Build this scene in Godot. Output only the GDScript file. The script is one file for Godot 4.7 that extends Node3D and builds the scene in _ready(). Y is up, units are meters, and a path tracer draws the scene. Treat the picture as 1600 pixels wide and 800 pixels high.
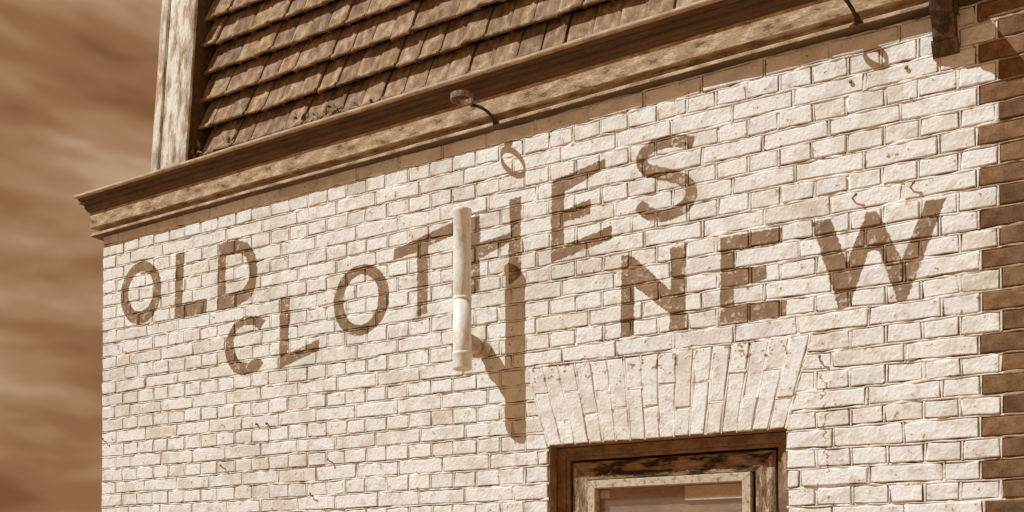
extends Node3D
# A whitewashed brick house front with old painted lettering, seen from below in warm sepia light.

const HW := 0.1083      # one header with its joint
const CH := 0.0625      # one course with its joint
const WIN_L := 2.5375
const WIN_R := 3.4224
const WIN_T := 2.098
const WIN_B := 0.9
const WALL_R := 6.2
const TW := 2048
const TH := 1024
const LETTERS = [[432, 2997, 430, 3024, 423, 3050, 413, 3074, 398, 3096, 380, 3115, 359, 3130, 336, 3141, 311, 3148, 285, 3150, 260, 3148, 235, 3141, 212, 3130, 191, 3115, 173, 3096, 158, 3074, 147, 3050, 141, 3024, 139, 2997, 141, 2971, 147, 2945, 158, 2921, 173, 2899, 191, 2880, 212, 2865, 235, 2853, 260, 2847, 285, 2844, 311, 2847, 336, 2853, 359, 2865, 380, 2880, 398, 2899, 413, 2921, 423, 2945, 430, 2971],
	[530, 3149, 586, 3150, 577, 2898, 744, 2901, 738, 2841, 525, 2841],
	[815, 3142, 921, 3148, 999, 3121, 1051, 3056, 1061, 2989, 1051, 2915, 1013, 2865, 923, 2841, 806, 2841],
	[1109, 2754, 1052, 2784, 988, 2793, 910, 2760, 864, 2704, 858, 2657, 871, 2599, 911, 2547, 957, 2525, 1040, 2529, 1072, 2539, 1100, 2566, 1063, 2592, 1001, 2577, 950, 2590, 917, 2641, 913, 2689, 936, 2733, 981, 2751, 1039, 2741, 1077, 2714],
	[1195, 2843, 1254, 2846, 1241, 2590, 1423, 2635, 1420, 2587, 1193, 2529],
	[1796, 2770, 1794, 2796, 1787, 2821, 1776, 2845, 1761, 2866, 1743, 2884, 1722, 2899, 1699, 2910, 1674, 2917, 1649, 2919, 1623, 2917, 1598, 2910, 1575, 2899, 1554, 2884, 1536, 2866, 1521, 2845, 1511, 2821, 1504, 2796, 1502, 2770, 1504, 2744, 1511, 2719, 1521, 2695, 1536, 2674, 1554, 2656, 1575, 2641, 1598, 2630, 1623, 2623, 1649, 2621, 1674, 2623, 1699, 2630, 1722, 2641, 1743, 2656, 1761, 2674, 1776, 2695, 1787, 2719, 1794, 2744],
	[1822, 2953, 2128, 3017, 2128, 2963, 1994, 2940, 1988, 2671, 1936, 2663, 1939, 2923, 1821, 2910],
	[2183, 3016, 2239, 3019, 2239, 2912, 2375, 2926, 2371, 3054, 2423, 3055, 2422, 2756, 2366, 2725, 2369, 2888, 2236, 2847, 2238, 2719, 2182, 2717],
	[2555, 3087, 2778, 3126, 2776, 3091, 2609, 3035, 2608, 2971, 2717, 2989, 2715, 2933, 2607, 2924, 2607, 2840, 2801, 2877, 2800, 2829, 2550, 2780],
	[3105, 3092, 3091, 3096, 3073, 3102, 3052, 3107, 3034, 3110, 3016, 3112, 2997, 3112, 2980, 3112, 2968, 3109, 2957, 3105, 2948, 3099, 2942, 3093, 2940, 3089, 2940, 3088, 2941, 3083, 2945, 3076, 2951, 3070, 2960, 3064, 2976, 3057, 2994, 3050, 3013, 3042, 3029, 3035, 3047, 3028, 3064, 3020, 3080, 3010, 3094, 2999, 3106, 2986, 3115, 2974, 3121, 2961, 3125, 2947, 3126, 2932, 3123, 2919, 3118, 2907, 3111, 2896, 3102, 2886, 3090, 2876, 3076, 2868, 3059, 2863, 3040, 2858, 3021, 2856, 3002, 2855, 2985, 2857, 2968, 2861, 2953, 2867, 2937, 2874, 2922, 2885, 2908, 2898, 2897, 2909, 2890, 2917, 2920, 2948, 2928, 2940, 2939, 2930, 2950, 2919, 2960, 2912, 2970, 2907, 2981, 2903, 2992, 2900, 3004, 2899, 3017, 2900, 3032, 2902, 3047, 2905, 3058, 2909, 3066, 2913, 3071, 2917, 3076, 2923, 3079, 2928, 3081, 2932, 3082, 2936, 3082, 2940, 3081, 2944, 3077, 2950, 3072, 2958, 3064, 2967, 3055, 2974, 3044, 2981, 3029, 2988, 3012, 2995, 2995, 3002, 2978, 3009, 2959, 3017, 2940, 3025, 2923, 3036, 2910, 3051, 2901, 3066, 2896, 3084, 2898, 3103, 2907, 3119, 2920, 3133, 2936, 3144, 2955, 3151, 2975, 3155, 2997, 3156, 3019, 3156, 3040, 3154, 3062, 3150, 3084, 3144, 3104, 3139, 3117, 3135],
	[2837, 2762, 2877, 2758, 3025, 2610, 3024, 2758, 3083, 2761, 3078, 2466, 3019, 2466, 3022, 2528, 2888, 2645, 2885, 2468, 2834, 2470],
	[3206, 2763, 3414, 2763, 3413, 2710, 3254, 2712, 3254, 2653, 3363, 2644, 3362, 2598, 3253, 2585, 3251, 2527, 3429, 2520, 3428, 2468, 3202, 2471],
	[3512, 2762, 3574, 2762, 3622, 2610, 3684, 2762, 3717, 2758, 3787, 2594, 3861, 2765, 3918, 2763, 3800, 2468, 3773, 2467, 3722, 2631, 3705, 2639, 3688, 2633, 3629, 2472, 3593, 2471]]
const LETTER_HOLES = [[378, 3004, 377, 3021, 373, 3037, 366, 3053, 357, 3067, 346, 3079, 332, 3088, 318, 3096, 303, 3100, 287, 3101, 271, 3100, 256, 3096, 241, 3088, 228, 3079, 217, 3067, 208, 3053, 201, 3037, 197, 3021, 195, 3004, 197, 2987, 201, 2971, 208, 2955, 217, 2941, 228, 2929, 241, 2919, 256, 2912, 271, 2908, 287, 2906, 303, 2908, 318, 2912, 332, 2919, 346, 2929, 357, 2941, 366, 2955, 373, 2971, 377, 2987],
	[865, 3086, 947, 3084, 993, 3056, 1010, 3001, 1006, 2950, 974, 2917, 909, 2908, 859, 2901],
	[1742, 2771, 1741, 2790, 1737, 2807, 1730, 2824, 1720, 2839, 1709, 2852, 1696, 2863, 1681, 2870, 1665, 2875, 1649, 2877, 1633, 2875, 1617, 2870, 1603, 2863, 1589, 2852, 1578, 2839, 1569, 2824, 1562, 2807, 1558, 2790, 1556, 2771, 1558, 2753, 1562, 2735, 1569, 2718, 1578, 2703, 1589, 2690, 1603, 2680, 1617, 2672, 1633, 2667, 1649, 2666, 1665, 2667, 1681, 2672, 1696, 2680, 1709, 2690, 1720, 2703, 1730, 2718, 1737, 2735, 1741, 2753]]

var cam: Camera3D
var nz := FastNoiseLite.new()
var rng := RandomNumberGenerator.new()
var M := {}

func joint_y(k: float) -> float:
	return 1.6 + (25.8 - k) * CH

# ---------- small helpers ----------
func lin(r: float, g: float, b: float) -> Color:
	return Color(r, g, b).linear_to_srgb()

func node(called: String, parent: Node) -> Node3D:
	var o := Node3D.new()
	o.name = called
	parent.add_child(o, true)
	return o

func mesh_node(called: String, mesh: Mesh, mat: Material, parent: Node) -> MeshInstance3D:
	var o := MeshInstance3D.new()
	o.name = called
	o.mesh = mesh
	if mat:
		o.material_override = mat
	parent.add_child(o, true)
	return o

func tag(o: Node, label: String, category: String, group := "") -> void:
	o.set_meta("label", label)
	o.set_meta("category", category)
	if group != "":
		o.set_meta("group", group)

class Geo:
	var v := PackedVector3Array()
	var uv := PackedVector2Array()
	var col := PackedColorArray()
	var idx := PackedInt32Array()

	func join(g: Geo) -> void:
		var b := v.size()
		v.append_array(g.v)
		uv.append_array(g.uv)
		col.append_array(g.col)
		for i in g.idx:
			idx.append(i + b)

	func quad(a: Vector3, b: Vector3, c: Vector3, d: Vector3, k := Color.WHITE) -> void:
		# corners run clockwise as seen from the front
		var s := v.size()
		for p: Vector3 in [a, b, c, d]:
			v.append(p)
			uv.append(Vector2(p.x, p.y))
			col.append(k)
		idx.append_array(PackedInt32Array([s, s + 1, s + 2, s, s + 2, s + 3]))

	func grid(rows: Array, k := Color.WHITE) -> void:
		# rows of equal length; row 0 on top, columns to the right, seen from the front
		var s := v.size()
		var n: int = rows[0].size()
		for r in rows:
			for p: Vector3 in r:
				v.append(p)
				uv.append(Vector2(p.x, p.y))
				col.append(k)
		for j in rows.size() - 1:
			for i in n - 1:
				var a := s + j * n + i
				idx.append_array(PackedInt32Array([a, a + 1, a + n + 1, a, a + n + 1, a + n]))

	func box(lo: Vector3, hi: Vector3, bev := 0.0) -> void:
		var c := (lo + hi) * 0.5
		var e := (hi - lo) * 0.5
		for ax in 3:
			for sg: float in [-1.0, 1.0]:
				var n := Vector3.ZERO
				n[ax] = sg
				var u := Vector3.ZERO
				u[(ax + 1) % 3] = 1.0
				var w := n.cross(u)
				var eu := absf(u.dot(e)) - bev
				var ew := absf(w.dot(e)) - bev
				var f := c + n * absf(n.dot(e))
				quad(f - u * eu + w * ew, f - u * eu - w * ew, f + u * eu - w * ew, f + u * eu + w * ew)
				if bev > 0.0:
					# the bevel strips belong to the faces on the two following axes
					for su: float in [-1.0, 1.0]:
						if ax == 0 or ax == 1 or ax == 2:
							var f2 := c + u * su * absf(u.dot(e))
							var p1 := f + u * su * eu
							var p2 := f2 + n * sg * 0.0 + n * (absf(n.dot(e)) - bev)
							var q := [p1 + w * ew, p1 - w * ew, p2 - w * ew, p2 + w * ew]
							if su > 0.0:
								quad(q[0], q[1], q[2], q[3])
							else:
								quad(q[3], q[2], q[1], q[0])

	func smooth(flat := false) -> ArrayMesh:
		var st := SurfaceTool.new()
		st.begin(Mesh.PRIMITIVE_TRIANGLES)
		st.set_smooth_group(-1 if flat else 0)
		if flat:
			for i in idx:
				st.set_color(col[i])
				st.set_uv(uv[i])
				st.add_vertex(v[i])
		else:
			for i in v.size():
				st.set_color(col[i])
				st.set_uv(uv[i])
				st.add_vertex(v[i])
			for i in idx:
				st.add_index(i)
		st.generate_normals()
		return st.commit()

func part(called: String, g: Geo, mat: Material, parent: Node, flat := true) -> MeshInstance3D:
	return mesh_node(called, g.smooth(flat), mat, parent)

func box_part(called: String, lo: Vector3, hi: Vector3, mat: Material, parent: Node, bev := 0.0) -> MeshInstance3D:
	var g := Geo.new()
	g.box(lo, hi, bev)
	return part(called, g, mat, parent)

func tube(path: Array, rad: Array, seg := 12, caps := true) -> Geo:
	# a round tube along a path, a radius for each point
	var g := Geo.new()
	var rows := []
	var up := Vector3(0.13, 0.21, 0.97)
	for i in path.size():
		var d: Vector3 = (path[mini(i + 1, path.size() - 1)] - path[maxi(i - 1, 0)]).normalized()
		var s := d.cross(up).normalized()
		if s.length() < 0.1:
			s = d.cross(Vector3.RIGHT).normalized()
		var t := s.cross(d).normalized()
		up = t
		var row := []
		for j in seg + 1:
			var a := TAU * j / seg
			row.append(path[i] + (s * cos(a) + t * sin(a)) * rad[i])
		rows.append(row)
	g.grid(rows)
	if caps:
		for e in [0, path.size() - 1]:
			for j in seg:
				var b := g.v.size()
				g.v.append_array(PackedVector3Array([path[e], rows[e][j], rows[e][j + 1]]))
				for q in 3:
					g.uv.append(Vector2.ZERO)
					g.col.append(Color.WHITE)
				g.idx.append_array(PackedInt32Array([b, b + 1, b + 2] if e > 0 else [b, b + 2, b + 1]))
	return g

func on_picture(p: Vector3) -> Vector2:
	# where a point falls in the 1600 x 800 picture; only used to pick which bricks become single parts
	var c := cam.transform.affine_inverse() * p
	return Vector2(800.0 + 1600.0 * c.x / -c.z, 861.3 - 1600.0 * c.y / -c.z)

# ---------- materials ----------
func noise_image(seed_: int, freq: float, size: int, oct := 4, kind := FastNoiseLite.TYPE_SIMPLEX_SMOOTH) -> Image:
	var n := FastNoiseLite.new()
	n.seed = seed_
	n.noise_type = kind
	n.frequency = freq
	n.fractal_octaves = oct
	return n.get_seamless_image(size, size, false, false, 0.15)

func tex_mat(cols: Array, seed_: int, freq: float, tri: Vector3, rough: float, bump: float, stops := []) -> StandardMaterial3D:
	# colours (linear) laid over a fractal noise, with a second finer noise for grain
	var size := 512
	var a := noise_image(seed_, freq, size, 5)
	var b := noise_image(seed_ + 7, freq * 6.0, size, 3)
	var pa := a.get_data()
	var pb := b.get_data()
	var out := PackedByteArray()
	out.resize(size * size * 3)
	var hgt := PackedByteArray()
	hgt.resize(size * size)
	var lut := []
	if stops.is_empty():
		for i in cols.size():
			stops.append(0.25 + 0.5 * i / maxf(1.0, cols.size() - 1))
	var gr := Gradient.new()
	gr.offsets = PackedFloat32Array(stops)
	var pc := PackedColorArray()
	for c: Color in cols:
		pc.append(c)
	gr.colors = pc
	for i in 512:
		lut.append(gr.sample(i / 511.0))
	for i in size * size:
		var t := pa[i] / 255.0 * 0.78 + pb[i] / 255.0 * 0.22
		var c: Color = lut[clampi(int(t * 511.0), 0, 511)]
		var s := (0.86 + 0.28 * pb[i] / 255.0)
		var c2 := Color(c.r * s, c.g * s * 1.02, c.b * s).linear_to_srgb()
		out[i * 3] = clampi(int(c2.r * 255.0), 0, 255)
		out[i * 3 + 1] = clampi(int(c2.g * 255.0), 0, 255)
		out[i * 3 + 2] = clampi(int(c2.b * 255.0), 0, 255)
		hgt[i] = clampi(int(pa[i] * 0.6 + pb[i] * 0.4), 0, 255)
	var m := StandardMaterial3D.new()
	m.albedo_texture = ImageTexture.create_from_image(Image.create_from_data(size, size, false, Image.FORMAT_RGB8, out))
	m.uv1_triplanar = true
	m.uv1_scale = tri
	m.roughness = rough
	m.metallic_specular = 0.3
	m.vertex_color_use_as_albedo = true
	if bump > 0.0:
		m.heightmap_enabled = true
		m.heightmap_scale = bump
		m.heightmap_texture = ImageTexture.create_from_image(Image.create_from_data(size, size, false, Image.FORMAT_L8, hgt))
	return m

func letter_mask() -> PackedByteArray:
	var mask := PackedByteArray()
	mask.resize(TW * TH)
	var wob := FastNoiseLite.new()
	wob.seed = 5
	wob.frequency = 0.09
	for pass_ in 2:
		for l: Array in (LETTERS if pass_ == 0 else LETTER_HOLES):
			var poly := PackedVector2Array()
			var lo := Vector2(1e9, 1e9)
			var hi := -lo
			for i in l.size() / 2:
				var p := Vector2(l[i * 2] * 0.4, (3760.0 - l[i * 2 + 1]) * 0.4)
				poly.append(p)
				lo = lo.min(p)
				hi = hi.max(p)
			for y in range(int(lo.y) - 2, int(hi.y) + 3):
				for x in range(int(lo.x) - 2, int(hi.x) + 3):
					var w := Vector2(wob.get_noise_2d(x, y), wob.get_noise_2d(x + 700, y)) * 1.6
					if Geometry2D.is_point_in_polygon(Vector2(x + 0.5, y + 0.5) + w, poly):
						mask[y * TW + x] = 255 if pass_ == 0 else 0
	return mask

func flat_noise(seed_: int, freq: float, oct: int) -> PackedByteArray:
	var n := FastNoiseLite.new()
	n.seed = seed_
	n.frequency = freq
	n.fractal_octaves = oct
	n.noise_type = FastNoiseLite.TYPE_SIMPLEX_SMOOTH
	return n.get_image(TW, TH, false, false, true).get_data()

func wall_textures() -> void:
	# limewash with its stains, the worn lettering and the bare strip beyond the paint, 2.5 mm a pixel
	var mask := letter_mask()
	var coarse := flat_noise(11, 0.006, 4)
	var mid := flat_noise(12, 0.03, 4)
	var fine := flat_noise(13, 0.16, 3)
	var wear := flat_noise(14, 0.055, 4)
	var out := PackedByteArray()
	out.resize(TW * TH * 3)
	var hgt := PackedByteArray()
	hgt.resize(TW * TH)
	var lut := PackedByteArray()
	lut.resize(1025)
	for i in 1025:
		lut[i] = clampi(int(Color(i / 1024.0, 0, 0).linear_to_srgb().r * 255.0 + 0.5), 0, 255)
	for y in TH:
		var kc := floori(25.8 - (3.76 - (y + 0.5) / 400.0 - 1.6) / CH)
		var bare_x := int(((37.5 if posmod(kc, 2) == 1 else 37.0) * HW + 0.004) * 400.0)
		var arch_band := absf((3.76 - y / 400.0) - joint_y(13.4)) < 0.035
		for x in TW:
			var i := y * TW + x
			var c := coarse[i] / 255.0
			var m := mid[i] / 255.0
			var f := fine[i] / 255.0
			var w := wear[i] / 255.0
			var r := 0.80
			var g := 0.785
			var b := 0.75
			# thin dirty film in patches with ragged borders
			var st := clampf((c * 0.55 + m * 0.45 - 0.50) * 6.0, 0.0, 1.0)
			r -= 0.11 * st
			g -= 0.14 * st
			b -= 0.165 * st
			var st2 := clampf((w * 0.6 + m * 0.4 - 0.60) * 12.0, 0.0, 1.0) * clampf((0.62 - c) * 6.0, 0.0, 1.0)
			r -= 0.09 * st2
			g -= 0.125 * st2
			b -= 0.15 * st2
			# flaked spots down to the brick
			var fl := 0.725
			if arch_band and x > 985 and x < 1400:
				fl = 0.625
			var t := w * 0.55 + f * 0.45
			var hole := clampf((t - fl) * 22.0, 0.0, 1.0)
			r = lerpf(r, 0.36, hole)
			g = lerpf(g, 0.225, hole)
			b = lerpf(b, 0.14, hole)
			if mask[i] > 0:
				var brush: float = wear[(y >> 2) * TW + x] / 255.0
				var k := clampf((0.70 - (w * 0.45 + f * 0.3 + c * 0.1 + m * 0.15)) * 9.0, 0.30, 0.97)
				var tone := 0.62 + 0.40 * m + 0.40 * brush
				r = lerpf(r, 0.265 * tone, k)
				g = lerpf(g, 0.162 * tone, k)
				b = lerpf(b, 0.092 * tone, k)
			if x > bare_x:
				r = 0.40
				g = 0.28
				b = 0.19
			var s := 0.94 + 0.12 * f
			out[i * 3] = lut[clampi(int(r * s * 1024.0), 0, 1024)]
			out[i * 3 + 1] = lut[clampi(int(g * s * 1024.0), 0, 1024)]
			out[i * 3 + 2] = lut[clampi(int(b * s * 1024.0), 0, 1024)]
			var chip := clampf((w * 0.7 + f * 0.3 - 0.52) * 16.0, 0.0, 1.0) * 26.0 + clampf((m * 0.75 + f * 0.25 - 0.47) * 22.0, 0.0, 1.0) * 20.0
			hgt[i] = clampi(int(40.0 * m + 30.0 * w + 72.0 * f + chip - 70.0 * hole), 0, 255)
	# a ragged crack running down beside the window
	var crack := [Vector2(3538, 2305), Vector2(3541, 2260), Vector2(3549, 2230), Vector2(3545, 2190), Vector2(3552, 2140), Vector2(3547, 2090), Vector2(3553, 2067), Vector2(3548, 2000), Vector2(3552, 1945)]
	for i in crack.size() - 1:
		for q in 60:
			var p: Vector2 = (crack[i] as Vector2).lerp(crack[i + 1], q / 60.0)
			var px := int(p.x * 0.4 + nz.get_noise_2d(p.y * 0.7, 4.0) * 7.0)
			var py := int((3760.0 - p.y) * 0.4)
			var o := py * TW + px
			if nz.get_noise_2d(p.y * 0.9, 90.0) > 0.12:
				continue
			out[o * 3] = 158
			out[o * 3 + 1] = 124
			out[o * 3 + 2] = 94
			hgt[o] = 0
			hgt[o + 1] = 40
	var alb := ImageTexture.create_from_image(Image.create_from_data(TW, TH, false, Image.FORMAT_RGB8, out))
	var hi := ImageTexture.create_from_image(Image.create_from_data(TW, TH, false, Image.FORMAT_L8, hgt))
	for k in ["paint"]:
		var mt := StandardMaterial3D.new()
		mt.albedo_texture = alb
		mt.roughness = 0.85
		mt.metallic_specular = 0.25
		mt.vertex_color_use_as_albedo = true
		mt.heightmap_enabled = true
		mt.heightmap_texture = hi
		mt.heightmap_scale = 0.4
		M[k] = mt

func make_materials() -> void:
	wall_textures()
	M.mortar = tex_mat([Color(0.16, 0.09, 0.05), Color(0.25, 0.15, 0.09), Color(0.36, 0.235, 0.15)], 30, 0.03, Vector3(2, 2, 2), 0.95, 0.2)
	M.bare = tex_mat([Color(0.165, 0.085, 0.042), Color(0.225, 0.12, 0.06), Color(0.29, 0.16, 0.083)], 31, 0.02, Vector3(1.6, 1.6, 1.6), 0.85, 0.15)
	M.reveal = tex_mat([Color(0.26, 0.15, 0.085), Color(0.34, 0.21, 0.13), Color(0.42, 0.28, 0.18)], 33, 0.02, Vector3(1.5, 1.5, 1.5), 0.8, 0.2)
	M.fascia = tex_mat([Color(0.17, 0.10, 0.055), Color(0.33, 0.205, 0.12), Color(0.43, 0.285, 0.175), Color(0.58, 0.44, 0.315)], 35, 0.016, Vector3(1.1, 2.4, 2.4), 0.75, 0.35, [0.27, 0.34, 0.56, 0.74])
	M.shaded_dark_paint = tex_mat([Color(0.095, 0.056, 0.032), Color(0.125, 0.076, 0.044), Color(0.16, 0.10, 0.06)], 36, 0.014, Vector3(0.7, 3.0, 3.0), 0.6, 0.1)  # dark brown paint, deepened with the shade of crown, soffit and verge side
	M.lip = tex_mat([Color(0.34, 0.22, 0.14), Color(0.47, 0.33, 0.22), Color(0.58, 0.44, 0.32)], 37, 0.02, Vector3(1.0, 3.0, 3.0), 0.7, 0.15)
	M.tile = tex_mat([Color(0.17, 0.095, 0.05), Color(0.28, 0.165, 0.095), Color(0.36, 0.225, 0.135), Color(0.54, 0.39, 0.27)], 39, 0.018, Vector3(2.0, 1.4, 2.0), 0.85, 0.35, [0.28, 0.42, 0.58, 0.74])
	M.board = tex_mat([Color(0.24, 0.15, 0.09), Color(0.44, 0.315, 0.215), Color(0.53, 0.415, 0.31), Color(0.68, 0.61, 0.52), Color(0.76, 0.70, 0.62)], 41, 0.011, Vector3(2.6, 0.7, 2.6), 0.75, 0.6, [0.24, 0.33, 0.49, 0.53, 0.72])
	M.frame = tex_mat([Color(0.17, 0.095, 0.052), Color(0.24, 0.14, 0.08), Color(0.31, 0.19, 0.115)], 45, 0.014, Vector3(1.2, 1.2, 1.2), 0.7, 0.15)
	M.rail = tex_mat([Color(0.03, 0.018, 0.012), Color(0.05, 0.03, 0.018), Color(0.17, 0.10, 0.055), Color(0.26, 0.155, 0.09), Color(0.36, 0.23, 0.145)], 47, 0.012, Vector3(0.9, 3.2, 3.2), 0.85, 0.5, [0.28, 0.42, 0.49, 0.56, 0.72])
	M.stile = tex_mat([Color(0.13, 0.075, 0.042), Color(0.25, 0.15, 0.085), Color(0.33, 0.21, 0.13), Color(0.55, 0.42, 0.31)], 49, 0.020, Vector3(3.4, 0.8, 3.4), 0.85, 0.7, [0.30, 0.44, 0.58, 0.66])
	M.bead = tex_mat([Color(0.26, 0.16, 0.10), Color(0.50, 0.38, 0.27), Color(0.60, 0.48, 0.36)], 51, 0.03, Vector3(2.5, 2.5, 2.5), 0.75, 0.3, [0.26, 0.34, 0.62])
	M.blind = tex_mat([Color(0.26, 0.155, 0.095), Color(0.33, 0.205, 0.13), Color(0.40, 0.26, 0.17)], 53, 0.012, Vector3(0.5, 2.0, 1), 0.95, 0.0)
	M.paper = tex_mat([Color(0.62, 0.50, 0.38), Color(0.70, 0.58, 0.46)], 55, 0.02, Vector3(1, 3, 1), 0.95, 0.0)
	M.pipe = tex_mat([Color(0.50, 0.38, 0.27), Color(0.74, 0.68, 0.60), Color(0.80, 0.77, 0.73)], 57, 0.012, Vector3(2.4, 1.1, 2.4), 0.5, 0.2, [0.18, 0.32, 0.52])
	M.elbow = tex_mat([Color(0.30, 0.20, 0.125), Color(0.50, 0.37, 0.255), Color(0.60, 0.47, 0.34)], 58, 0.016, Vector3(3, 3, 3), 0.55, 0.15, [0.28, 0.42, 0.64])
	M.iron = tex_mat([Color(0.12, 0.07, 0.04), Color(0.24, 0.15, 0.09), Color(0.42, 0.29, 0.19)], 59, 0.03, Vector3(4, 4, 4), 0.7, 0.1)
	M.rod = tex_mat([Color(0.035, 0.022, 0.015), Color(0.08, 0.05, 0.03)], 60, 0.03, Vector3(4, 4, 4), 0.7, 0.1)
	M.dark_wood = tex_mat([Color(0.05, 0.029, 0.016), Color(0.085, 0.05, 0.028), Color(0.19, 0.115, 0.064)], 61, 0.016, Vector3(3, 1.5, 3), 0.7, 0.3, [0.3, 0.5, 0.72])
	M.ground = tex_mat([Color(0.40, 0.235, 0.13), Color(0.50, 0.31, 0.185)], 63, 0.02, Vector3(0.4, 0.4, 0.4), 0.95, 0.0)
	M.leaf = tex_mat([Color(0.16, 0.10, 0.05), Color(0.38, 0.27, 0.17)], 65, 0.03, Vector3(8, 8, 8), 0.9, 0.0)
	var glass := StandardMaterial3D.new()
	glass.transparency = BaseMaterial3D.TRANSPARENCY_ALPHA
	glass.albedo_color = Color(0.75, 0.68, 0.6, 0.10)
	glass.roughness = 0.03
	M.glass = glass

# ---------- bricks ----------
func wall_uv(p: Vector2) -> Vector2:
	var x := p.x if p.x < 5.1 else 10.2 - p.x
	var y := p.y if p.y > 1.22 else 2.44 - p.y
	return Vector2(clampf(x, 0.0, 5.1) / 5.12, (3.76 - minf(y, 3.74)) / 2.56)

func brick_geo(q: Array, tone: Color, lump := 1.0) -> Geo:
	# q: the four corners (top left, top right, bottom right, bottom left) in the wall plane
	var g := Geo.new()
	var c: Vector2 = (q[0] + q[1] + q[2] + q[3]) * 0.25
	var w: float = ((q[1] - q[0]).length() + (q[2] - q[3]).length()) * 0.5
	var hgt: float = ((q[0] - q[3]).length() + (q[1] - q[2]).length()) * 0.5
	var us := [0.0, 0.0, 0.0026 / w, 0.0042 / w]
	var vs := [0.0, 0.0, 0.0026 / hgt, 0.0042 / hgt]
	var nu := maxi(1, int(w / 0.032))
	var nv := maxi(1, int(hgt / 0.03))
	for i in range(1, nu):
		us.append(lerpf(0.0042 / w, 1.0 - 0.0042 / w, i / float(nu)))
	for i in range(1, nv):
		vs.append(lerpf(0.0042 / hgt, 1.0 - 0.0042 / hgt, i / float(nv)))
	us.append_array([1.0 - 0.0042 / w, 1.0 - 0.0026 / w, 1.0, 1.0])
	vs.append_array([1.0 - 0.0042 / hgt, 1.0 - 0.0026 / hgt, 1.0, 1.0])
	var zf := rng.randfn(0.0, 0.0009)
	var tx := rng.randfn(0.0, 0.010)
	var ty := rng.randfn(0.0, 0.02)
	var cr := rng.randf_range(0.001, 0.0035)
	for j in vs.size():
		for i in us.size():
			var a: Vector2 = (q[0] as Vector2).lerp(q[1], us[i])
			var b: Vector2 = (q[3] as Vector2).lerp(q[2], us[i])
			var p := a.lerp(b, vs[j])
			var eu := mini(i, us.size() - 1 - i)
			var ev := mini(j, vs.size() - 1 - j)
			var e := mini(eu, ev)
			if e <= 1:
				var k := Vector2(nz.get_noise_2d(p.x * 900.0, p.y * 900.0), nz.get_noise_2d(p.x * 900.0 + 500.0, p.y * 900.0))
				p += k * 0.0062 * lump
			if eu <= 1 and ev <= 1:
				p += (c - p).normalized() * cr
			var z := -0.018
			if e == 1:
				z = zf - 0.0019 + rng.randfn(0.0, 0.0006) * lump
			elif e >= 2:
				z = zf + tx * (p.x - c.x) + ty * (p.y - c.y) + nz.get_noise_2d(p.x * 420.0 + 90.0, p.y * 420.0) * 0.0013 * lump
			g.v.append(Vector3(p.x, p.y, z))
			g.uv.append(wall_uv(p))
			g.col.append(tone)
	var n := us.size()
	for j in vs.size() - 1:
		for i in n - 1:
			var a2 := j * n + i
			g.idx.append_array(PackedInt32Array([a2, a2 + 1, a2 + n + 1, a2, a2 + n + 1, a2 + n]))
	return g

func course_wave(x: float, k: float) -> float:
	return nz.get_noise_2d(x * 30.0, k * 37.0) * 0.006

func arch_edge(side: int, y: float) -> float:
	var t := clampf((joint_y(13.05) - y) / (joint_y(13.05) - WIN_T), 0.0, 1.0)
	if side < 0:
		return lerpf(22.6 * HW, 23.46 * HW, t)
	return lerpf(32.36 * HW, 31.57 * HW, t)

func pointing(lines: Array) -> Geo:
	# the thin ridge of painted mortar standing in each joint
	var g := Geo.new()
	for l: Array in lines:
		var rows := []
		for i in l.size():
			var d: Vector2 = (l[mini(i + 1, l.size() - 1)] - l[maxi(i - 1, 0)]).normalized()
			var s := Vector2(-d.y, d.x)
			var p: Vector2 = l[i] + s * (0.6 if l.size() < 5 else 1.0) * nz.get_noise_2d(l[i].x * 800.0, l[i].y * 800.0 + 33.0) * 0.004
			var z := minf(-0.0026 + nz.get_noise_2d(p.x * 500.0 + 60.0, p.y * 500.0) * 0.006, -0.0006)
			var w := 0.0021 + maxf(0.0, nz.get_noise_2d(p.x * 130.0, p.y * 130.0 + 200.0) - 0.05) * 0.014 + nz.get_noise_2d(p.x * 700.0, p.y * 700.0) * 0.0015
			if p.y < joint_y(13.3) and p.y > WIN_T + 0.01 and p.x > 22.4 * HW and p.x < 32.6 * HW:
				w += 0.0016
			rows.append([Vector3(p.x + s.x * (w + 0.0008), p.y + s.y * (w + 0.0008), -0.0095), Vector3(p.x + s.x * w, p.y + s.y * w, z), Vector3(p.x - s.x * w, p.y - s.y * w, z), Vector3(p.x - s.x * (w + 0.0008), p.y - s.y * (w + 0.0008), -0.0095)])
		var b := g.v.size()
		for r: Array in rows:
			for q: Vector3 in r:
				g.v.append(q)
				g.uv.append(wall_uv(Vector2(q.x, q.y)))
				g.col.append(Color(0.96, 0.92, 0.87))
		for i in rows.size() - 1:
			for j in 3:
				var a := b + i * 4 + j
				g.idx.append_array(PackedInt32Array([a, a + 4, a + 5, a, a + 5, a + 1]))
	return g

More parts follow.
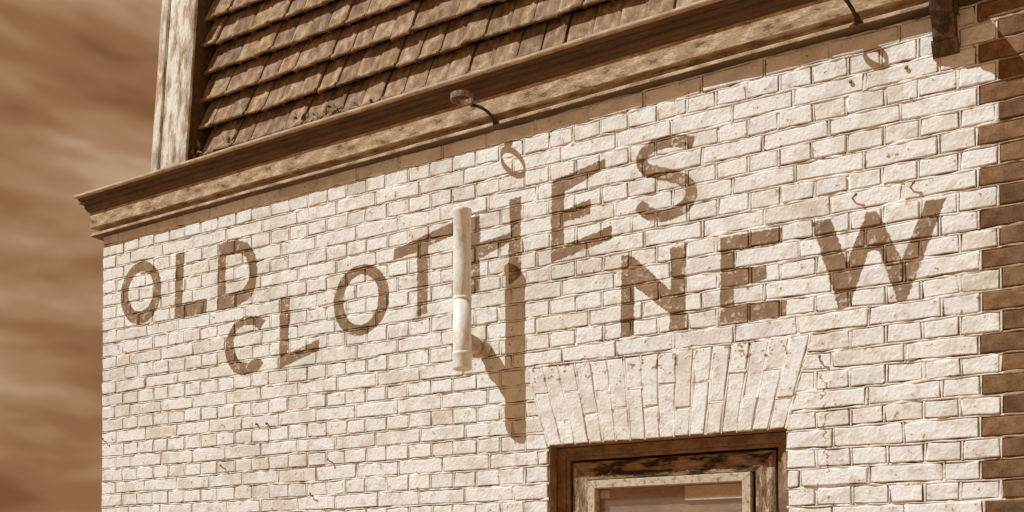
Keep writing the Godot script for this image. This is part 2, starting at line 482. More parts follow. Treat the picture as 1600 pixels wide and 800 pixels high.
func build_wall(house: Node3D) -> void:
	var wall := node("wall", house)
	# the masonry behind the face, round the window opening
	box_part("masonry", Vector3(0.004, 0.0, -0.30), Vector3(WIN_L - 0.001, 3.40, -0.0125), M.reveal, wall)
	box_part("masonry", Vector3(WIN_R + 0.001, 0.0, -0.30), Vector3(WALL_R, 3.40, -0.0125), M.reveal, wall)
	box_part("masonry", Vector3(WIN_L - 0.001, WIN_T + 0.001, -0.298), Vector3(WIN_R + 0.001, 3.398, -0.0128), M.reveal, wall)
	box_part("masonry", Vector3(WIN_L - 0.001, 0.0, -0.298), Vector3(WIN_R + 0.001, WIN_B - 0.001, -0.0128), M.reveal, wall)
	# the mortar that shows in the joints
	var xs := [0.002]
	var ys := [3.40]
	while xs[-1] < WALL_R:
		var nx: float = xs[-1] + 0.028
		for e: float in [WIN_L + 0.002, WIN_R - 0.002, WALL_R]:
			if xs[-1] < e and nx > e - 0.008:
				nx = e
				break
		xs.append(nx)
	while ys[-1] > 0.0:
		var ny: float = ys[-1] - 0.028
		for e: float in [WIN_T + 0.002, WIN_B - 0.002, 0.0]:
			if ys[-1] > e and ny < e + 0.008:
				ny = e
				break
		ys.append(ny)
	var g := Geo.new()
	for j in ys.size():
		for i in xs.size():
			var p := Vector2(xs[i], ys[j])
			g.v.append(Vector3(p.x, p.y, -0.0082 + nz.get_noise_2d(p.x * 700.0, p.y * 700.0) * 0.002))
			g.uv.append(wall_uv(p))
			g.col.append(Color.WHITE)
	for j in ys.size() - 1:
		for i in xs.size() - 1:
			var mx: float = (xs[i] + xs[i + 1]) * 0.5
			var my: float = (ys[j] + ys[j + 1]) * 0.5
			if mx > WIN_L and mx < WIN_R and my < WIN_T and my > WIN_B:
				continue
			var a := j * xs.size() + i
			var n := xs.size()
			g.idx.append_array(PackedInt32Array([a, a + 1, a + n + 1, a, a + n + 1, a + n]))
	part("mortar", g, M.mortar, wall, false)
	# courses: cross bond, header rows between two kinds of stretcher rows
	var list := []
	var joints := []   # centre lines of the pointed joints
	for k in range(-2, 52):
		var yt := joint_y(k)
		var yb := joint_y(k + 1)
		var js := [0.0]
		if posmod(k, 2) == 1:
			var u := 1.5
			while u < 57.5:
				js.append(u)
				u += 1.0
		else:
			js.append(1.0)
			var u := 2.0 if posmod(k, 4) == 0 else 3.0
			while u < 37.0:
				js.append(u)
				u += 2.0
			js.append(37.0)
			u = 39.0
			while u < 57.5:
				js.append(u)
				u += 2.0
		var line := []
		for i in 208:
			var x := minf(0.003 + i * 0.03, WALL_R)
			var el0 := arch_edge(-1, yt)
			var er0 := arch_edge(1, yt)
			if yt < WIN_T:
				el0 = WIN_L
				er0 = WIN_R
			if yt < joint_y(13.2) and yt > WIN_B and x > el0 - 0.002 and x < er0 + 0.002:
				if line.size() > 0 and line[-1].x < el0:
					line.append(Vector2(el0, yt + course_wave(el0, k)))
				if line.size() > 1:
					joints.append(line)
				line = [Vector2(er0, yt + course_wave(er0, k))]
				continue
			line.append(Vector2(x, yt + course_wave(x, k)))
		if line.size() > 1:
			joints.append(line)
		var xj := []
		for u: float in js:
			xj.append(u * HW + (rng.randfn(0.0, 0.0035) if u > 0.0 else 0.0))
		for i in xj.size() - 1:
			var l: float = xj[i]
			var r: float = xj[i + 1]
			var bare: bool = js[i] >= 36.9
			var lt := l
			var lb := l
			var rt := r
			var rb := r
			var ym := (yt + yb) * 0.5
			if ym < joint_y(13.05) and ym > WIN_B - 0.02:
				var el_t := arch_edge(-1, yt)
				var el_b := arch_edge(-1, yb)
				var er_t := arch_edge(1, yt)
				var er_b := arch_edge(1, yb)
				if ym < WIN_T:
					el_t = WIN_L
					el_b = WIN_L
					er_t = WIN_R
					er_b = WIN_R
				var el := (el_t + el_b) * 0.5
				var er := (er_t + er_b) * 0.5
				if l > el - 0.028 and r < er + 0.028:
					continue
				if l < el and r > el - 0.028:
					rt = el_t
					rb = el_b
				elif l < er + 0.028 and r > er:
					lt = er_t
					lb = er_b
			var gp := 0.0054
			if lt == l and i > 0:
				joints.append([Vector2(l, yt - 0.003 + course_wave(l, k)), Vector2(l, yb + 0.003 + course_wave(l, k + 1))])
			var q := [Vector2(lt + gp, yt - gp + course_wave(lt, k)), Vector2(rt - gp, yt - gp + course_wave(rt, k)),
				Vector2(rb - gp, yb + gp + course_wave(rb, k + 1)), Vector2(lb + gp, yb + gp + course_wave(lb, k + 1))]
			list.append({"q": q, "bare": bare, "kind": "bare_brick" if bare else "brick"})
	# the flat arch over the window: sixteen wedges, each a long and a short brick
	var nv := 16
	for i in nv:
		var f0 := (i + rng.randfn(0.0, 0.05) * float(i > 0)) / nv
		var f1 := (i + 1.0) / nv
		var top0 := Vector2(lerpf(arch_edge(-1, 9.0), arch_edge(1, 9.0), f0), joint_y(13.05))
		var top1 := Vector2(lerpf(arch_edge(-1, 9.0), arch_edge(1, 9.0), f1), joint_y(13.05))
		var bot0 := Vector2(lerpf(arch_edge(-1, 0.0), arch_edge(1, 0.0), f0), WIN_T)
		var bot1 := Vector2(lerpf(arch_edge(-1, 0.0), arch_edge(1, 0.0), f1), WIN_T)
		var cut := (0.34 if i % 2 == 0 else 0.66) + rng.randfn(0.0, 0.03)
		joints.append([top0, top0.lerp(bot0, 0.35), top0.lerp(bot0, 0.7), bot0])
		joints.append([top0.lerp(bot0, cut), top1.lerp(bot1, cut)])
		for s in 2:
			var a := 0.0 if s == 0 else cut
			var b := cut if s == 0 else 1.0
			var gp := 0.0034
			var gy := gp / 0.3
			var q := [top0.lerp(bot0, a + gy) + Vector2(gp, 0), top1.lerp(bot1, a + gy) - Vector2(gp, 0), top1.lerp(bot1, b - gy) - Vector2(gp, 0), top0.lerp(bot0, b - gy) + Vector2(gp, 0)]
			list.append({"q": q, "bare": false, "kind": "arch_brick"})
	for sd in [-1, 1]:
		var edge := []
		for i in 12:
			var y := lerpf(joint_y(13.0), WIN_T, i / 11.0)
			edge.append(Vector2(arch_edge(sd, y), y))
		joints.append(edge)
		joints.append(edge.map(func(p): return p + Vector2(0.0035 * sd, 0.0)))
	part("pointing", pointing(joints), M.paint, wall, false)
	for d: Dictionary in list:
		var s := minf(0.99 + rng.randfn(0.0, 0.022), 1.03)
		var tone := Color(s, s * rng.randf_range(0.985, 1.0), s * rng.randf_range(0.96, 1.0))
		if rng.randf() < 0.12:
			tone *= Color(0.95, 0.91, 0.865)
		if d.bare:
			s = rng.randf_range(0.6, 1.15)
			tone = Color(s, s * rng.randf_range(0.94, 1.04), s * rng.randf_range(0.9, 1.08))
		d.geo = brick_geo(d.q, tone, 0.45 if d.bare else (0.8 if d.kind == "arch_brick" else 1.0))
		var a0 := on_picture(Vector3(d.q[0].x, d.q[0].y, 0))
		var a1 := on_picture(Vector3(d.q[1].x, d.q[1].y, 0))
		var a2 := on_picture(Vector3(d.q[2].x, d.q[2].y, 0))
		d.area = absf((a1 - a0).x * (a2 - a1).y)
		var lo := a0.min(a1).min(a2)
		var hi := a0.max(a1).max(a2)
		d.seen = hi.x > 0 and lo.x < 1600 and hi.y > 0 and lo.y < 800 and d.q[0].y < 3.34
	var order := list.filter(func(d): return d.seen and d.kind == "brick")
	order.sort_custom(func(a, b): return a.area > b.area)
	for i in order.size():
		order[i].single = i < 300
	var rest := Geo.new()
	var rest_bare := Geo.new()
	for d: Dictionary in list:
		var mat: Material = M.bare if d.bare else M.paint
		if d.seen and d.get("single", true):
			part(d.kind, d.geo, mat, wall, false)
		elif d.bare:
			rest_bare.join(d.geo)
		else:
			rest.join(d.geo)
	var o := part("brickwork", rest, M.paint, wall, false)
	o.set_meta("kind", "stuff")
	o = part("bare_brickwork", rest_bare, M.bare, wall, false)
	o.set_meta("kind", "stuff")
	print("bricks in view ", order.size(), " of ", list.size())

# ---------- cornice ----------
func sweep(prof: Array) -> Geo:
	# a profile of (out, up) carried along the front and round the left corner; the old cornice climbs a little to the right
	var g := Geo.new()
	var rows := []
	for p: Vector2 in prof:
		var row := [Vector3(-p.x, p.y, -3.9), Vector3(-p.x, p.y, p.x)]
		for i in range(1, 32):
			var x := i * 0.2
			row.append(Vector3(x, p.y + 0.008 * minf(x, 3.4) + nz.get_noise_2d(x * 50.0, 7.0) * 0.004, p.x + nz.get_noise_2d(x * 40.0, 77.0) * 0.002))
		rows.append(row)
	g.grid(rows)
	return g

func build_cornice(house: Node3D) -> void:
	var co := node("cornice", house)
	var lip := []
	for i in 13:
		var a := TAU * i / 12.0
		lip.append(Vector2(0.0860 + 0.0100 * cos(a), 3.5095 - 0.0100 * sin(a)))
	part("gutter_lip", sweep(lip), M.lip, co, false)
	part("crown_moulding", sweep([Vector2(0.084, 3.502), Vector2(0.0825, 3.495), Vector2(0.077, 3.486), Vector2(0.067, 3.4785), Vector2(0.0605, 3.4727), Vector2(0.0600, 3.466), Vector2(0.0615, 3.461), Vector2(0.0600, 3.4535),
		Vector2(0.0576, 3.4489), Vector2(0.0535, 3.4475), Vector2(0.0530, 3.443), Vector2(0.0495, 3.4375), Vector2(0.0430, 3.4345), Vector2(0.040, 3.4343)]), M.shaded_dark_paint, co, true)
	part("fascia_board", sweep([Vector2(0.020, 3.4338), Vector2(0.0405, 3.4338), Vector2(0.0418, 3.431), Vector2(0.0412, 3.360), Vector2(0.0395, 3.3575), Vector2(0.008, 3.3572)]), M.fascia, co, true)
	part("groove_strip", sweep([Vector2(0.0085, 3.3590), Vector2(0.0085, 3.3300)]), M.fascia, co, true)
	part("bead_moulding", sweep([Vector2(0.008, 3.3330), Vector2(0.0340, 3.3330), Vector2(0.0372, 3.3305), Vector2(0.0385, 3.3270), Vector2(0.0400, 3.3190), Vector2(0.0385, 3.3165)]), M.fascia, co, true)
	part("soffit", sweep([Vector2(0.0398, 3.3163), Vector2(-0.004, 3.3160)]), M.shaded_dark_paint, co, true)  # underside coloured darker to hold the shade line below the bead
	part("gutter_floor", sweep([Vector2(-0.30, 3.478), Vector2(0.082, 3.476)]), M.shaded_dark_paint, co, true)
	part("backing_board", sweep([Vector2(0.006, 3.50), Vector2(0.006, 3.320)]), M.dark_wood, co, true)
	# the bracket that carries the cornice at the party wall
	var cb := node("corbel", house)
	var prof := [Vector2(0.0, 3.43), Vector2(0.235, 3.43), Vector2(0.235, 3.405), Vector2(0.215, 3.392), Vector2(0.185, 3.375), Vector2(0.160, 3.352), Vector2(0.135, 3.345), Vector2(0.118, 3.325), Vector2(0.108, 3.292), Vector2(0.085, 3.280), Vector2(0.065, 3.266), Vector2(0.058, 3.236), Vector2(0.030, 3.222), Vector2(0.012, 3.206), Vector2(0.0, 3.204)]
	prism("block", prof, 3.892, 3.955, M.dark_wood, cb)
	var pan := [Vector2(0.030, 3.41), Vector2(0.150, 3.41), Vector2(0.120, 3.365), Vector2(0.090, 3.318), Vector2(0.030, 3.30)]
	prism("raised_panel", pan, 3.951, 3.963, M.dark_wood, cb)
	prism("foot_moulding", [Vector2(0.0, 3.222), Vector2(0.040, 3.236), Vector2(0.044, 3.226), Vector2(0.016, 3.199), Vector2(0.0, 3.197)], 3.886, 3.961, M.dark_wood, cb)

func prism(called: String, prof: Array, x0: float, x1: float, mat: Material, parent: Node) -> MeshInstance3D:
	# a profile of (out, up) between two planes across the wall
	var g := Geo.new()
	var n := prof.size()
	var pl := PackedVector2Array()
	for p: Vector2 in prof:
		pl.append(p)
	var cx := x0
	for i in n:
		var a: Vector2 = prof[i]
		var b: Vector2 = prof[(i + 1) % n]
		g.quad(Vector3(x0, a.y, a.x), Vector3(x1, a.y, a.x), Vector3(x1, b.y, b.x), Vector3(x0, b.y, b.x))
	var tri := Geometry2D.triangulate_polygon(pl)
	for s in 2:
		var x := x0 if s == 0 else x1
		for i in tri.size() / 3:
			var b0 := g.v.size()
			for q in 3:
				var p := pl[tri[i * 3 + q]]
				g.v.append(Vector3(x, p.y, p.x))
				g.uv.append(p)
				g.col.append(Color.WHITE)
			g.idx.append_array(PackedInt32Array([b0, b0 + 1, b0 + 2] if s == 1 else [b0, b0 + 2, b0 + 1]))
	return part(called, g, mat, parent)

# ---------- roof ----------
func roof_z(y: float) -> float:
	return -0.205 - 0.075 * (y - 3.6)

func tile_geo(x0: float, x1: float, y0: float, skew0: float, skew1: float, raise: float) -> Geo:
	# one hung tile, its lower edge thick and worn
	var g := Geo.new()
	var h := 0.165
	var steps := [[1.0, -0.026], [0.72, -0.008], [0.40, 0.009], [0.165, 0.0195], [0.135, 0.0275], [0.075, 0.0335], [0.035, 0.0325], [0.018, 0.026], [0.05, 0.012], [0.4, -0.010], [1.0, -0.045]]
	var tilt := rng.randfn(0.0, 0.0012)
	var rows := []
	var drop := rng.randfn(0.0, 0.0014) - (0.012 if rng.randf() < 0.025 else 0.0)
	for s: Array in steps:
		var y: float = y0 + h * s[0]
		var row := []
		for i in 6:
			var t := [0.0, 0.0, 0.08, 0.92, 1.0, 1.0][i] as float
			var x := lerpf(x0 + skew0 * (y - y0), x1 + skew1 * (y - y0), t)
			var z: float = roof_z(y) + s[1] + raise + tilt * (t - 0.5) * 4.0
			var yy := y
			if s[0] < 0.14 and s[1] > 0.0:
				yy += nz.get_noise_2d(x * 900.0, y0 * 800.0) * 0.0035 + drop
				z += nz.get_noise_2d(x * 1100.0 + 40.0, y0 * 700.0) * 0.004
			if i == 0 or i == 5:
				z = minf(z - 0.016, z)
			elif i == 1 or i == 4:
				z -= 0.003
			row.append(Vector3(x, yy, z))
		rows.append(row)
	var s2 := rng.randf_range(0.66, 1.15)
	g.grid(rows, Color(s2, s2 * rng.randf_range(0.94, 1.03), s2 * rng.randf_range(0.9, 1.04)))
	return g

func build_roof(house: Node3D) -> void:
	var roof := node("roof", house)
	var body := Geo.new()
	body.grid([[Vector3(0.26, 5.3, roof_z(5.3) - 0.056), Vector3(WALL_R, 5.3, roof_z(5.3) - 0.056)], [Vector3(0.26, 3.42, roof_z(3.42) - 0.056), Vector3(WALL_R, 3.42, roof_z(3.42) - 0.056)]])
	body.quad(Vector3(0.26, 5.3, -3.9), Vector3(WALL_R, 5.3, -3.9), Vector3(WALL_R, 5.3, -0.352), Vector3(0.26, 5.3, -0.352))
	body.quad(Vector3(0.26, 5.3, -3.9), Vector3(0.26, 5.3, -0.352), Vector3(0.26, 3.42, -0.21), Vector3(0.26, 3.42, -3.9))
	body.quad(Vector3(WALL_R, 5.3, -0.352), Vector3(WALL_R, 5.3, -3.9), Vector3(WALL_R, 3.42, -3.9), Vector3(WALL_R, 3.42, -0.21))
	part("boarding", body, M.dark_wood, roof)
	var rest := Geo.new()
	var used := 0
	for r in range(-1, 11):
		var y0 := 3.682 + 0.1415 * r
		for j in range(-10, 48):
			var x0 := 0.705 + 0.075 * r + 0.1133 * j
			var x1 := x0 + 0.1133
			if x1 < 0.48 or x0 > 5.9:
				continue
			var step: bool = posmod(j, 4) == 3   # the last tile of each set of four rides up on the next
			var gap_r := 0.0075 if step else 0.0028
			var k0 := clampf(0.13 - 0.06 * (x0 - 0.6), 0.0, 0.14)
			var k1 := clampf(0.13 - 0.06 * (x1 - 0.6), 0.0, 0.14)
			x0 = maxf(x0, 0.455)
			var t := tile_geo(x0 + 0.002 + rng.randfn(0, 0.001), x1 - gap_r, y0, k0, k1, (0.006 if step else 0.0) + absf(rng.randfn(0.0, 0.002)))
			var p := on_picture(Vector3((x0 + x1) * 0.5, y0 + 0.05, roof_z(y0)))
			if p.y > -30 and p.x < 1250 and used < 300:
				part("tile", t, M.tile, roof)
				used += 1
			else:
				rest.join(t)
	var o := part("tiling", rest, M.tile, roof)
	o.set_meta("kind", "stuff")
	print("tiles in view ", used)
	# the boards that close the left edge of the tiles
	var vb := node("verge", house)
	for b: Array in [["verge_board", 0.286, 0.470, 0.100], ["edge_board", 0.212, 0.264, 0.096]]:
		var g := Geo.new()
		var rows := []
		for i in 24:
			var y := 5.3 - i * 1.88 / 23.0
			var row := []
			for e: Array in [[0, -0.10], [0, -0.004], [0.004, 0.0], [0.35, 0.0], [0.65, 0.0], [0.996, 0.0], [1, -0.004], [1, -0.014]]:
				var f: float = e[0]
				var x := lerpf(b[1], b[2], f)
				if e[0] == 0.004 or e[0] == 0.996:
					x = b[1] + 0.004 if f < 0.5 else b[2] - 0.004
				row.append(Vector3(x + nz.get_noise_2d(y * 260.0, x * 900.0) * 0.003, y, roof_z(y) + b[3] + e[1] + nz.get_noise_2d(y * 160.0 + 30.0, x * 500.0) * 0.003))
			rows.append(row)
		g.grid(rows)
		part(b[0], g, M.board, vb, false)
	var rt := Geo.new()
	rt.quad(Vector3(0.466, 5.3, roof_z(5.3) + 0.088), Vector3(0.466, 5.3, roof_z(5.3) - 0.055), Vector3(0.466, 3.42, roof_z(3.42) - 0.055), Vector3(0.466, 3.42, roof_z(3.42) + 0.088))
	part("verge_return", rt, M.shaded_dark_paint, vb)  # side face of the verge board, its shade put into the colour
	var gv := Geo.new()
	gv.grid([[Vector3(0.262, 5.3, roof_z(5.3) + 0.05), Vector3(0.288, 5.3, roof_z(5.3) + 0.05)], [Vector3(0.262, 3.42, roof_z(3.42) + 0.05), Vector3(0.288, 3.42, roof_z(3.42) + 0.05)]])
	part("groove_strip", gv, M.board, vb)

# ---------- window ----------
func build_window(house: Node3D) -> void:
	var w := node("window", house)
	var fr := node("frame", w)
	ring_of_boards(fr, "frame_rail", "frame_stile", WIN_L + 0.001, WIN_R - 0.001, WIN_B + 0.001, WIN_T - 0.001, 0.034, -0.14, -0.065, M.frame, M.frame)
	var md := node("frame_moulding", w)
	ring_of_boards(md, "moulding_rail", "moulding_stile", WIN_L + 0.034, WIN_R - 0.034, WIN_B + 0.034, WIN_T - 0.034, 0.0145, -0.138, -0.076, M.frame, M.frame)
	var sa := node("sash", w)
	ring_of_boards(sa, "sash_rail", "sash_stile", 2.5945, 3.3630, WIN_B + 0.06, 2.0415, 0.069, -0.136, -0.084, M.rail, M.stile)
	var be := node("glazing_bead", w)
	ring_of_boards(be, "bead_rail", "bead_stile", 2.6630, 3.2800, WIN_B + 0.14, 1.9700, 0.0300, -0.112, -0.072, M.bead, M.bead)
	box_part("pane", Vector3(2.680, WIN_B + 0.15, -0.108), Vector3(3.262, 1.952, -0.104), M.glass, w)
	var sill := Geo.new()
	sill.box(Vector3(WIN_L - 0.05, WIN_B - 0.06, -0.13), Vector3(WIN_R + 0.05, WIN_B + 0.0, 0.05), 0.006)
	part("sill", sill, M.frame, w)
	# the flake of render left standing on the right jamb
	var fl := Geo.new()
	var rows := []
	for i in 12:
		var t := i / 11.0
		var y := lerpf(2.043, 1.90, t)
		var x0 := 3.3935 + 0.003 * sin(i * 1.7) + 0.008 * pow(t, 3.0)
		rows.append([Vector3(x0, y, -0.062), Vector3(x0 + 0.002, y, -0.055), Vector3(3.413, y, -0.052), Vector3(3.4205, y, -0.054), Vector3(3.4208, y, -0.064)])
	fl_join(fl, rows)
	part("render_flake", fl, M.reveal, w, false)

func fl_join(g: Geo, rows: Array) -> void:
	g.grid(rows)

func ring_of_boards(parent: Node, rail: String, stile: String, x0: float, x1: float, y0: float, y1: float, wd: float, z0: float, z1: float, m_rail: Material, m_stile: Material) -> void:
	# four mitred boards round an opening, the edges a little rounded
	var b := 0.0022
	for s in 4:
		var g := Geo.new()
		var c := [Vector2(x0, y1), Vector2(x1, y1), Vector2(x1, y0), Vector2(x0, y0)]
		var ci := [Vector2(x0 + wd, y1 - wd), Vector2(x1 - wd, y1 - wd), Vector2(x1 - wd, y0 + wd), Vector2(x0 + wd, y0 + wd)]
		var o0: Vector2 = c[s]
		var o1: Vector2 = c[(s + 1) % 4]
		var i0: Vector2 = ci[s]
		var i1: Vector2 = ci[(s + 1) % 4]
		var d := (o1 - o0).normalized() * 0.0006
		o0 += d
		i0 += d
		o1 -= d
		i1 -= d
		var n := 14
		var rows := []
		for e: Array in [[0.0, z0], [0.0, z1 - b], [b / wd, z1], [0.5, z1], [1.0 - b / wd, z1], [1.0, z1 - b], [1.0, z0]]:
			var row := []
			for i in n + 1:
				var t := i / float(n)
				var p := o0.lerp(o1, t).lerp(i0.lerp(i1, t), e[0])
				var jig := nz.get_noise_2d(p.x * 300.0 + z1 * 900.0, p.y * 300.0) * 0.0012 if e[1] > z0 else 0.0
				row.append(Vector3(p.x, p.y, e[1] + jig))
			rows.append(row)
		g.grid(rows)
		part(rail if s % 2 == 0 else stile, g, m_rail if s % 2 == 0 else m_stile, parent)

# ---------- things on the wall ----------
func lathe(prof: Array, at: Vector3, seg := 28) -> Geo:
	# (radius, height) pairs from top to bottom
	var g := Geo.new()
	var rows := []
	for p: Vector2 in prof:
		var row := []
		for j in seg + 1:
			var a := TAU * j / seg
			row.append(at + Vector3(-cos(a) * p.x, p.y, sin(a) * p.x))
		rows.append(row)
	g.grid(rows)
	return g

func build_pipe() -> void:
	var t := node("vent_pipe", self)
	tag(t, "short pale stoneware pipe standing off the brick wall between the letters", "pipe")
	t.position = Vector3(2.262, 2.385, 0.16)
	part("pipe_top", lathe([Vector2(0.027, 0.54), Vector2(0.027, 0.598), Vector2(0.029, 0.601), Vector2(0.0350, 0.601), Vector2(0.0365, 0.598), Vector2(0.0365, 0.588), Vector2(0.0338, 0.584), Vector2(0.0335, 0.40), Vector2(0.0335, 0.26), Vector2(0.0300, 0.255)], Vector3.ZERO), M.pipe, t, false)
	part("collar", lathe([Vector2(0.033, 0.272), Vector2(0.0362, 0.270), Vector2(0.0362, 0.262), Vector2(0.0345, 0.259)], Vector3.ZERO), M.pipe, t, false)
	part("pipe_base", lathe([Vector2(0.030, 0.261), Vector2(0.0345, 0.2605), Vector2(0.0345, 0.10), Vector2(0.0345, 0.05), Vector2(0.033, 0.048)], Vector3.ZERO), M.pipe, t, false)
	part("end_cap", lathe([Vector2(0.030, 0.066), Vector2(0.0365, 0.065), Vector2(0.0378, 0.061), Vector2(0.0378, 0.055), Vector2(0.0355, 0.051), Vector2(0.0355, 0.008), Vector2(0.034, 0.002), Vector2(0.029, 0.0), Vector2(0.027, 0.006), Vector2(0.0, 0.008)], Vector3.ZERO), M.pipe, t, false)
	var arm := []
	var rad := []
	for i in 9:
		var f := i / 8.0
		arm.append(Vector3(0, 0.118 - 0.016 * sin(f * PI * 0.5), -0.018 - 0.135 * f))
		rad.append(0.0315)
	part("arm", tube(arm, rad, 20), M.elbow, t, false)
	part("arm_collar", tube([Vector3(0, 0.104, -0.092), Vector3(0, 0.104, -0.094), Vector3(0, 0.103, -0.115), Vector3(0, 0.103, -0.117)], [0.033, 0.039, 0.039, 0.033], 20), M.elbow, t, false)

func build_bracket(at: Vector3, centre: Vector3, radius: float, foot: Vector3, label: String) -> void:
	var t := node("pipe_bracket", self)
	tag(t, label, "bracket", "iron ring brackets under the cornice")
	t.position = at
	# flat strap ring, lying level
	var g := Geo.new()
	var rows := []
	for i in 33:
		var a := TAU * i / 32.0
		var d := Vector3(sin(a), 0, -cos(a))
		var tw := 0.003
		rows.append([centre + d * (radius + tw) + Vector3(0, 0.010, 0), centre + d * (radius + tw) - Vector3(0, 0.010, 0), centre + d * (radius - tw) - Vector3(0, 0.010, 0), centre + d * (radius - tw) + Vector3(0, 0.010, 0), centre + d * (radius + tw) + Vector3(0, 0.010, 0)])
	g.grid(rows)
	part("ring", g, M.iron, t)
	var neck := centre + Vector3(0.012, 0, -radius - 0.006)
	var lug := Geo.new()
	lug.box(neck - Vector3(0.007, 0.014, 0.008), neck + Vector3(0.007, 0.011, 0.009), 0.002)
	part("clamp", lug, M.iron, t)
	var path := []
	var rad := []
	for i in 9:
		var f := i / 8.0
		var p := neck.lerp(foot, f) + Vector3(0.006, 0.010, 0.004) * sin(f * PI)
		path.append(p - Vector3(0, 0.012, 0) * (1.0 - f))
		rad.append(0.006)
	part("rod", tube(path, rad, 10), M.rod, t, false)
	part("rod_foot", tube([foot + Vector3(0, 0.014, 0), foot, foot - Vector3(-0.001, 0.016, 0.006)], [0.0055, 0.009, 0.012], 10), M.rod, t, false)

func build_nails() -> void:
	var data := [[3.643, 2.812, "rusty bent nail in the white wall above the letter W", 0.4], [0.862, 2.110, "rusty bent nail low in the white wall below the letter C", 1.9], [1.497, 2.101, "rusty bent nail in the white wall below the letter O of the second word", 2.1],
		[0.036, 2.290, "rusty nail at the outer corner of the white wall", 1.2], [1.385, 1.962, "rusty nail low in the white wall under a row of headers", 0.9], [3.818, 2.812, "rusty nail beside the tip of the letter W", 0.8], [3.538, 2.305, "rusty nail at the top of the crack beside the window arch", 1.5],
		[1.062, 2.296, "small rusty plug under the letter C, the one further from the pipe", 0.3], [1.123, 2.294, "small rusty plug under the letter C, the one nearer the pipe", 0.3], [3.641, 3.187, "small rusty plug in the white wall under the cornice", 0.2], [3.809, 3.189, "small rusty plug in the white wall beside the corbel", 0.2]]
	for d: Array in data:
		var long: bool = d[3] > 0.35
		var t := node("nail", self)
		tag(t, d[2], "nail", "nails in the wall")
		t.position = Vector3(d[0], d[1], 0)
		var a: float = d[3]
		var l := 0.022 if long else 0.006
		var tip := Vector3(cos(a) * 0.014, sin(a) * 0.012, l) if long else Vector3(0, 0, l)
		part("shank", tube([Vector3(0, 0, -0.02), Vector3(0, 0, l * 0.5), tip], [0.0028, 0.0026, 0.0024] if long else [0.004, 0.004, 0.004], 8), M.iron, t, false)
		part("head", tube([tip, tip + Vector3(0, 0, 0.003)], [0.0055, 0.005] if long else [0.0065, 0.006], 8), M.iron, t, false)

func build_litter() -> void:
	# dead leaves and twigs caught behind the gutter lip
	var spots := [[0.40, 0.10, 26, "dry leaves caught in the gutter beside the white verge boards"], [1.36, 0.13, 44, "clump of dry leaves caught in the gutter in front of the tiles"], [0.75, 0.05, 9, "few dry leaves lying in the gutter between the two clumps"]]
	for s: Array in spots:
		var g := Geo.new()
		for i in s[2]:
			var p := Vector3(s[0] + rng.randfn(0.0, s[1]), 3.665 + absf(rng.randfn(0.0, 0.022)), rng.randf_range(-0.165, -0.13))
			var d := Vector3(rng.randf_range(-1, 1), rng.randf_range(-0.2, 1), rng.randf_range(-0.6, 0.6)).normalized() * rng.randf_range(0.02, 0.05)
			var w := d.cross(Vector3(rng.randf(), rng.randf(), rng.randf())).normalized() * rng.randf_range(0.006, 0.014)
			var u := d.cross(w).normalized() * 0.003
			g.quad(p, p + d * 0.5 + w + u, p + d, p + d * 0.5 - w + u)
		var o := part("dry_leaves", g, M.leaf, self)
		tag(o, s[3], "leaves", "dry leaves in the gutter")
		o.set_meta("kind", "stuff")

func sky_picture() -> ImageTexture:
	var w := 2048
	var h := 1024
	var n := FastNoiseLite.new()
	n.seed = 57
	n.frequency = 1.0
	n.fractal_octaves = 6
	n.fractal_gain = 0.55
	var img := Image.create(w, h, false, Image.FORMAT_RGBF)
	var cols := [Vector3(0.19, 0.081, 0.033), Vector3(0.275, 0.134, 0.063), Vector3(0.36, 0.20, 0.105), Vector3(0.49, 0.318, 0.20)]
	for y in h:
		var el := PI * (0.5 - (y + 0.5) / h)
		for x in w:
			var az := TAU * (x + 0.5) / w
			var d := Vector3(cos(el) * cos(az), sin(el) * 4.8, cos(el) * sin(az)) * 2.3
			d.y += 0.28 * d.x + 0.35 * n.get_noise_3d(d.x * 0.6, d.y * 0.3, d.z * 0.6 + 9.0)
			var v := clampf(0.47 + 1.35 * n.get_noise_3dv(d), 0.0, 0.999) * 3.0
			var i := int(v)
			var c: Vector3 = (cols[i] as Vector3).lerp(cols[i + 1], smoothstep(0.0, 1.0, v - i))
			img.set_pixel(x, y, Color(c.x, c.y, c.z))
	return ImageTexture.create_from_image(img)

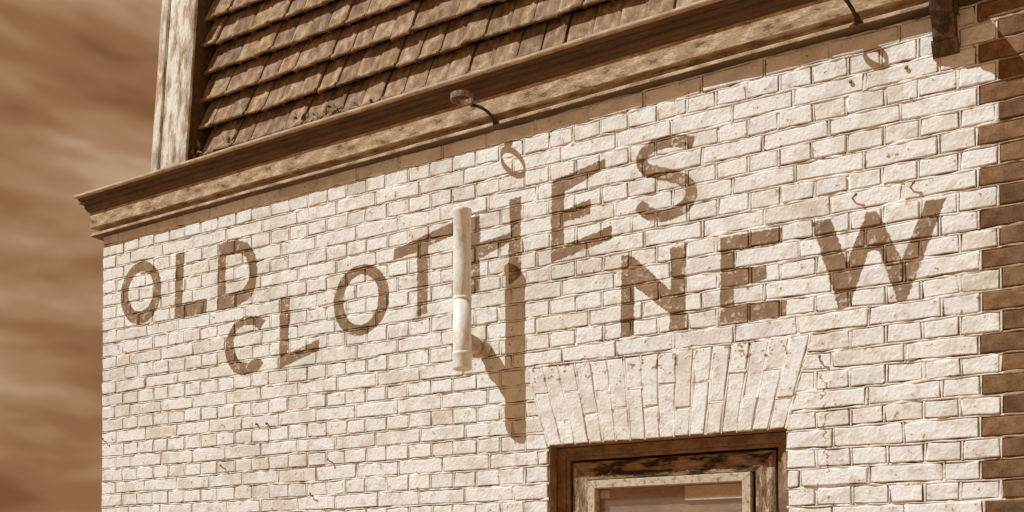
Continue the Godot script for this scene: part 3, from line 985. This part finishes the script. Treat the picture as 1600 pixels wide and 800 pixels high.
func _ready() -> void:
	# --- camera ---
	cam = Camera3D.new()
	cam.name = "camera"
	add_child(cam)
	cam.position = Vector3(4.35807, 1.62048, 3.32719)
	var b := Basis(Vector3.UP, deg_to_rad(30.741)) * Basis(Vector3.RIGHT, deg_to_rad(1.34684)) * Basis(Vector3.BACK, deg_to_rad(-0.163))
	cam.transform.basis = b
	cam.near = 0.05
	cam.far = 1000.0
	cam.projection = Camera3D.PROJECTION_FRUSTUM
	cam.size = 0.05 * 800.0 / 1600.0
	cam.frustum_offset = Vector2(0, 0.05 * 461.275 / 1600.0)
	cam.current = true
	# --- sky, exposure ---
	var we := WorldEnvironment.new()
	we.name = "world_environment"
	var env := Environment.new()
	env.background_mode = Environment.BG_SKY
	var sky := Sky.new()
	var pm := PanoramaSkyMaterial.new()
	pm.panorama = sky_picture()
	sky.sky_material = pm
	env.sky = sky
	env.tonemap_mode = Environment.TONE_MAPPER_LINEAR
	env.tonemap_exposure = 1.0
	env.sdfgi_enabled = true
	env.ssao_enabled = true
	env.ssil_enabled = true
	we.environment = env
	add_child(we)
	# --- sun: high on the left, in front of the wall ---
	var sun := DirectionalLight3D.new()
	sun.name = "sun"
	sun.light_energy = 1.34
	sun.light_angular_distance = 0.5
	sun.light_color = Color(0.945, 0.99, 1.0)
	sun.shadow_enabled = true
	add_child(sun)
	sun.look_at_from_position(Vector3.ZERO, Vector3(0.83, -1.40, -1.0))
	# --- the place ---
	rng.seed = 4242
	nz.seed = 3
	nz.frequency = 0.05
	nz.fractal_octaves = 3
	make_materials()
	var gm := Geo.new()
	gm.quad(Vector3(-300, 0, -300), Vector3(300, 0, -300), Vector3(300, 0, 300), Vector3(-300, 0, 300))
	var ground := part("ground", gm, M.ground, self)
	ground.set_meta("kind", "structure")
	var house := node("brick_house", self)
	tag(house, "whitewashed brick house with faded OLD CLOTHES NEW lettering and tiled upper storey", "house")
	build_wall(house)
	var side := Geo.new()
	side.quad(Vector3(0.004, 3.40, -3.9), Vector3(0.004, 3.40, -0.30), Vector3(0.004, 0, -0.30), Vector3(0.004, 0, -3.9))
	side.quad(Vector3(WALL_R, 3.40, -0.30), Vector3(WALL_R, 3.40, -3.9), Vector3(WALL_R, 0, -3.9), Vector3(WALL_R, 0, -0.30))
	side.quad(Vector3(WALL_R, 3.40, -3.9), Vector3(0.004, 3.40, -3.9), Vector3(0.004, 0, -3.9), Vector3(WALL_R, 0, -3.9))
	side.quad(Vector3(0.004, 3.405, -3.9), Vector3(WALL_R, 3.405, -3.9), Vector3(WALL_R, 3.405, -0.015), Vector3(0.004, 3.405, -0.015))
	part("outer_wall", side, M.reveal, house)
	build_cornice(house)
	build_roof(house)
	build_window(house)
	# --- things on it ---
	var bl := box_part("window_blind", Vector3(2.668, WIN_B + 0.145, -0.130), Vector3(3.275, 1.962, -0.121), M.blind, self)
	tag(bl, "brown cloth blind drawn down behind the window pane", "blind")
	var pa := box_part("paper_strip", Vector3(3.030, 1.885, -0.1105), Vector3(3.246, 1.936, -0.1090), M.paper, self)
	tag(pa, "long pale paper strip behind the pane under the top of the window", "paper", "paper scraps behind the pane")
	pa = box_part("paper_strip", Vector3(2.698, 1.904, -0.1105), Vector3(2.736, 1.934, -0.1090), M.paper, self)
	tag(pa, "small square paper scrap behind the pane at the window corner", "paper", "paper scraps behind the pane")
	build_pipe()
	build_bracket(Vector3.ZERO, Vector3(2.258, 3.412, 0.155), 0.040, Vector3(2.336, 3.352, 0.047), "iron ring bracket on a bent rod above the stoneware pipe")
	build_bracket(Vector3.ZERO, Vector3(3.592, 3.460, 0.150), 0.027, Vector3(3.672, 3.362, 0.047), "smaller iron ring bracket on a rod beside the corbel")
	build_nails()
	build_litter()
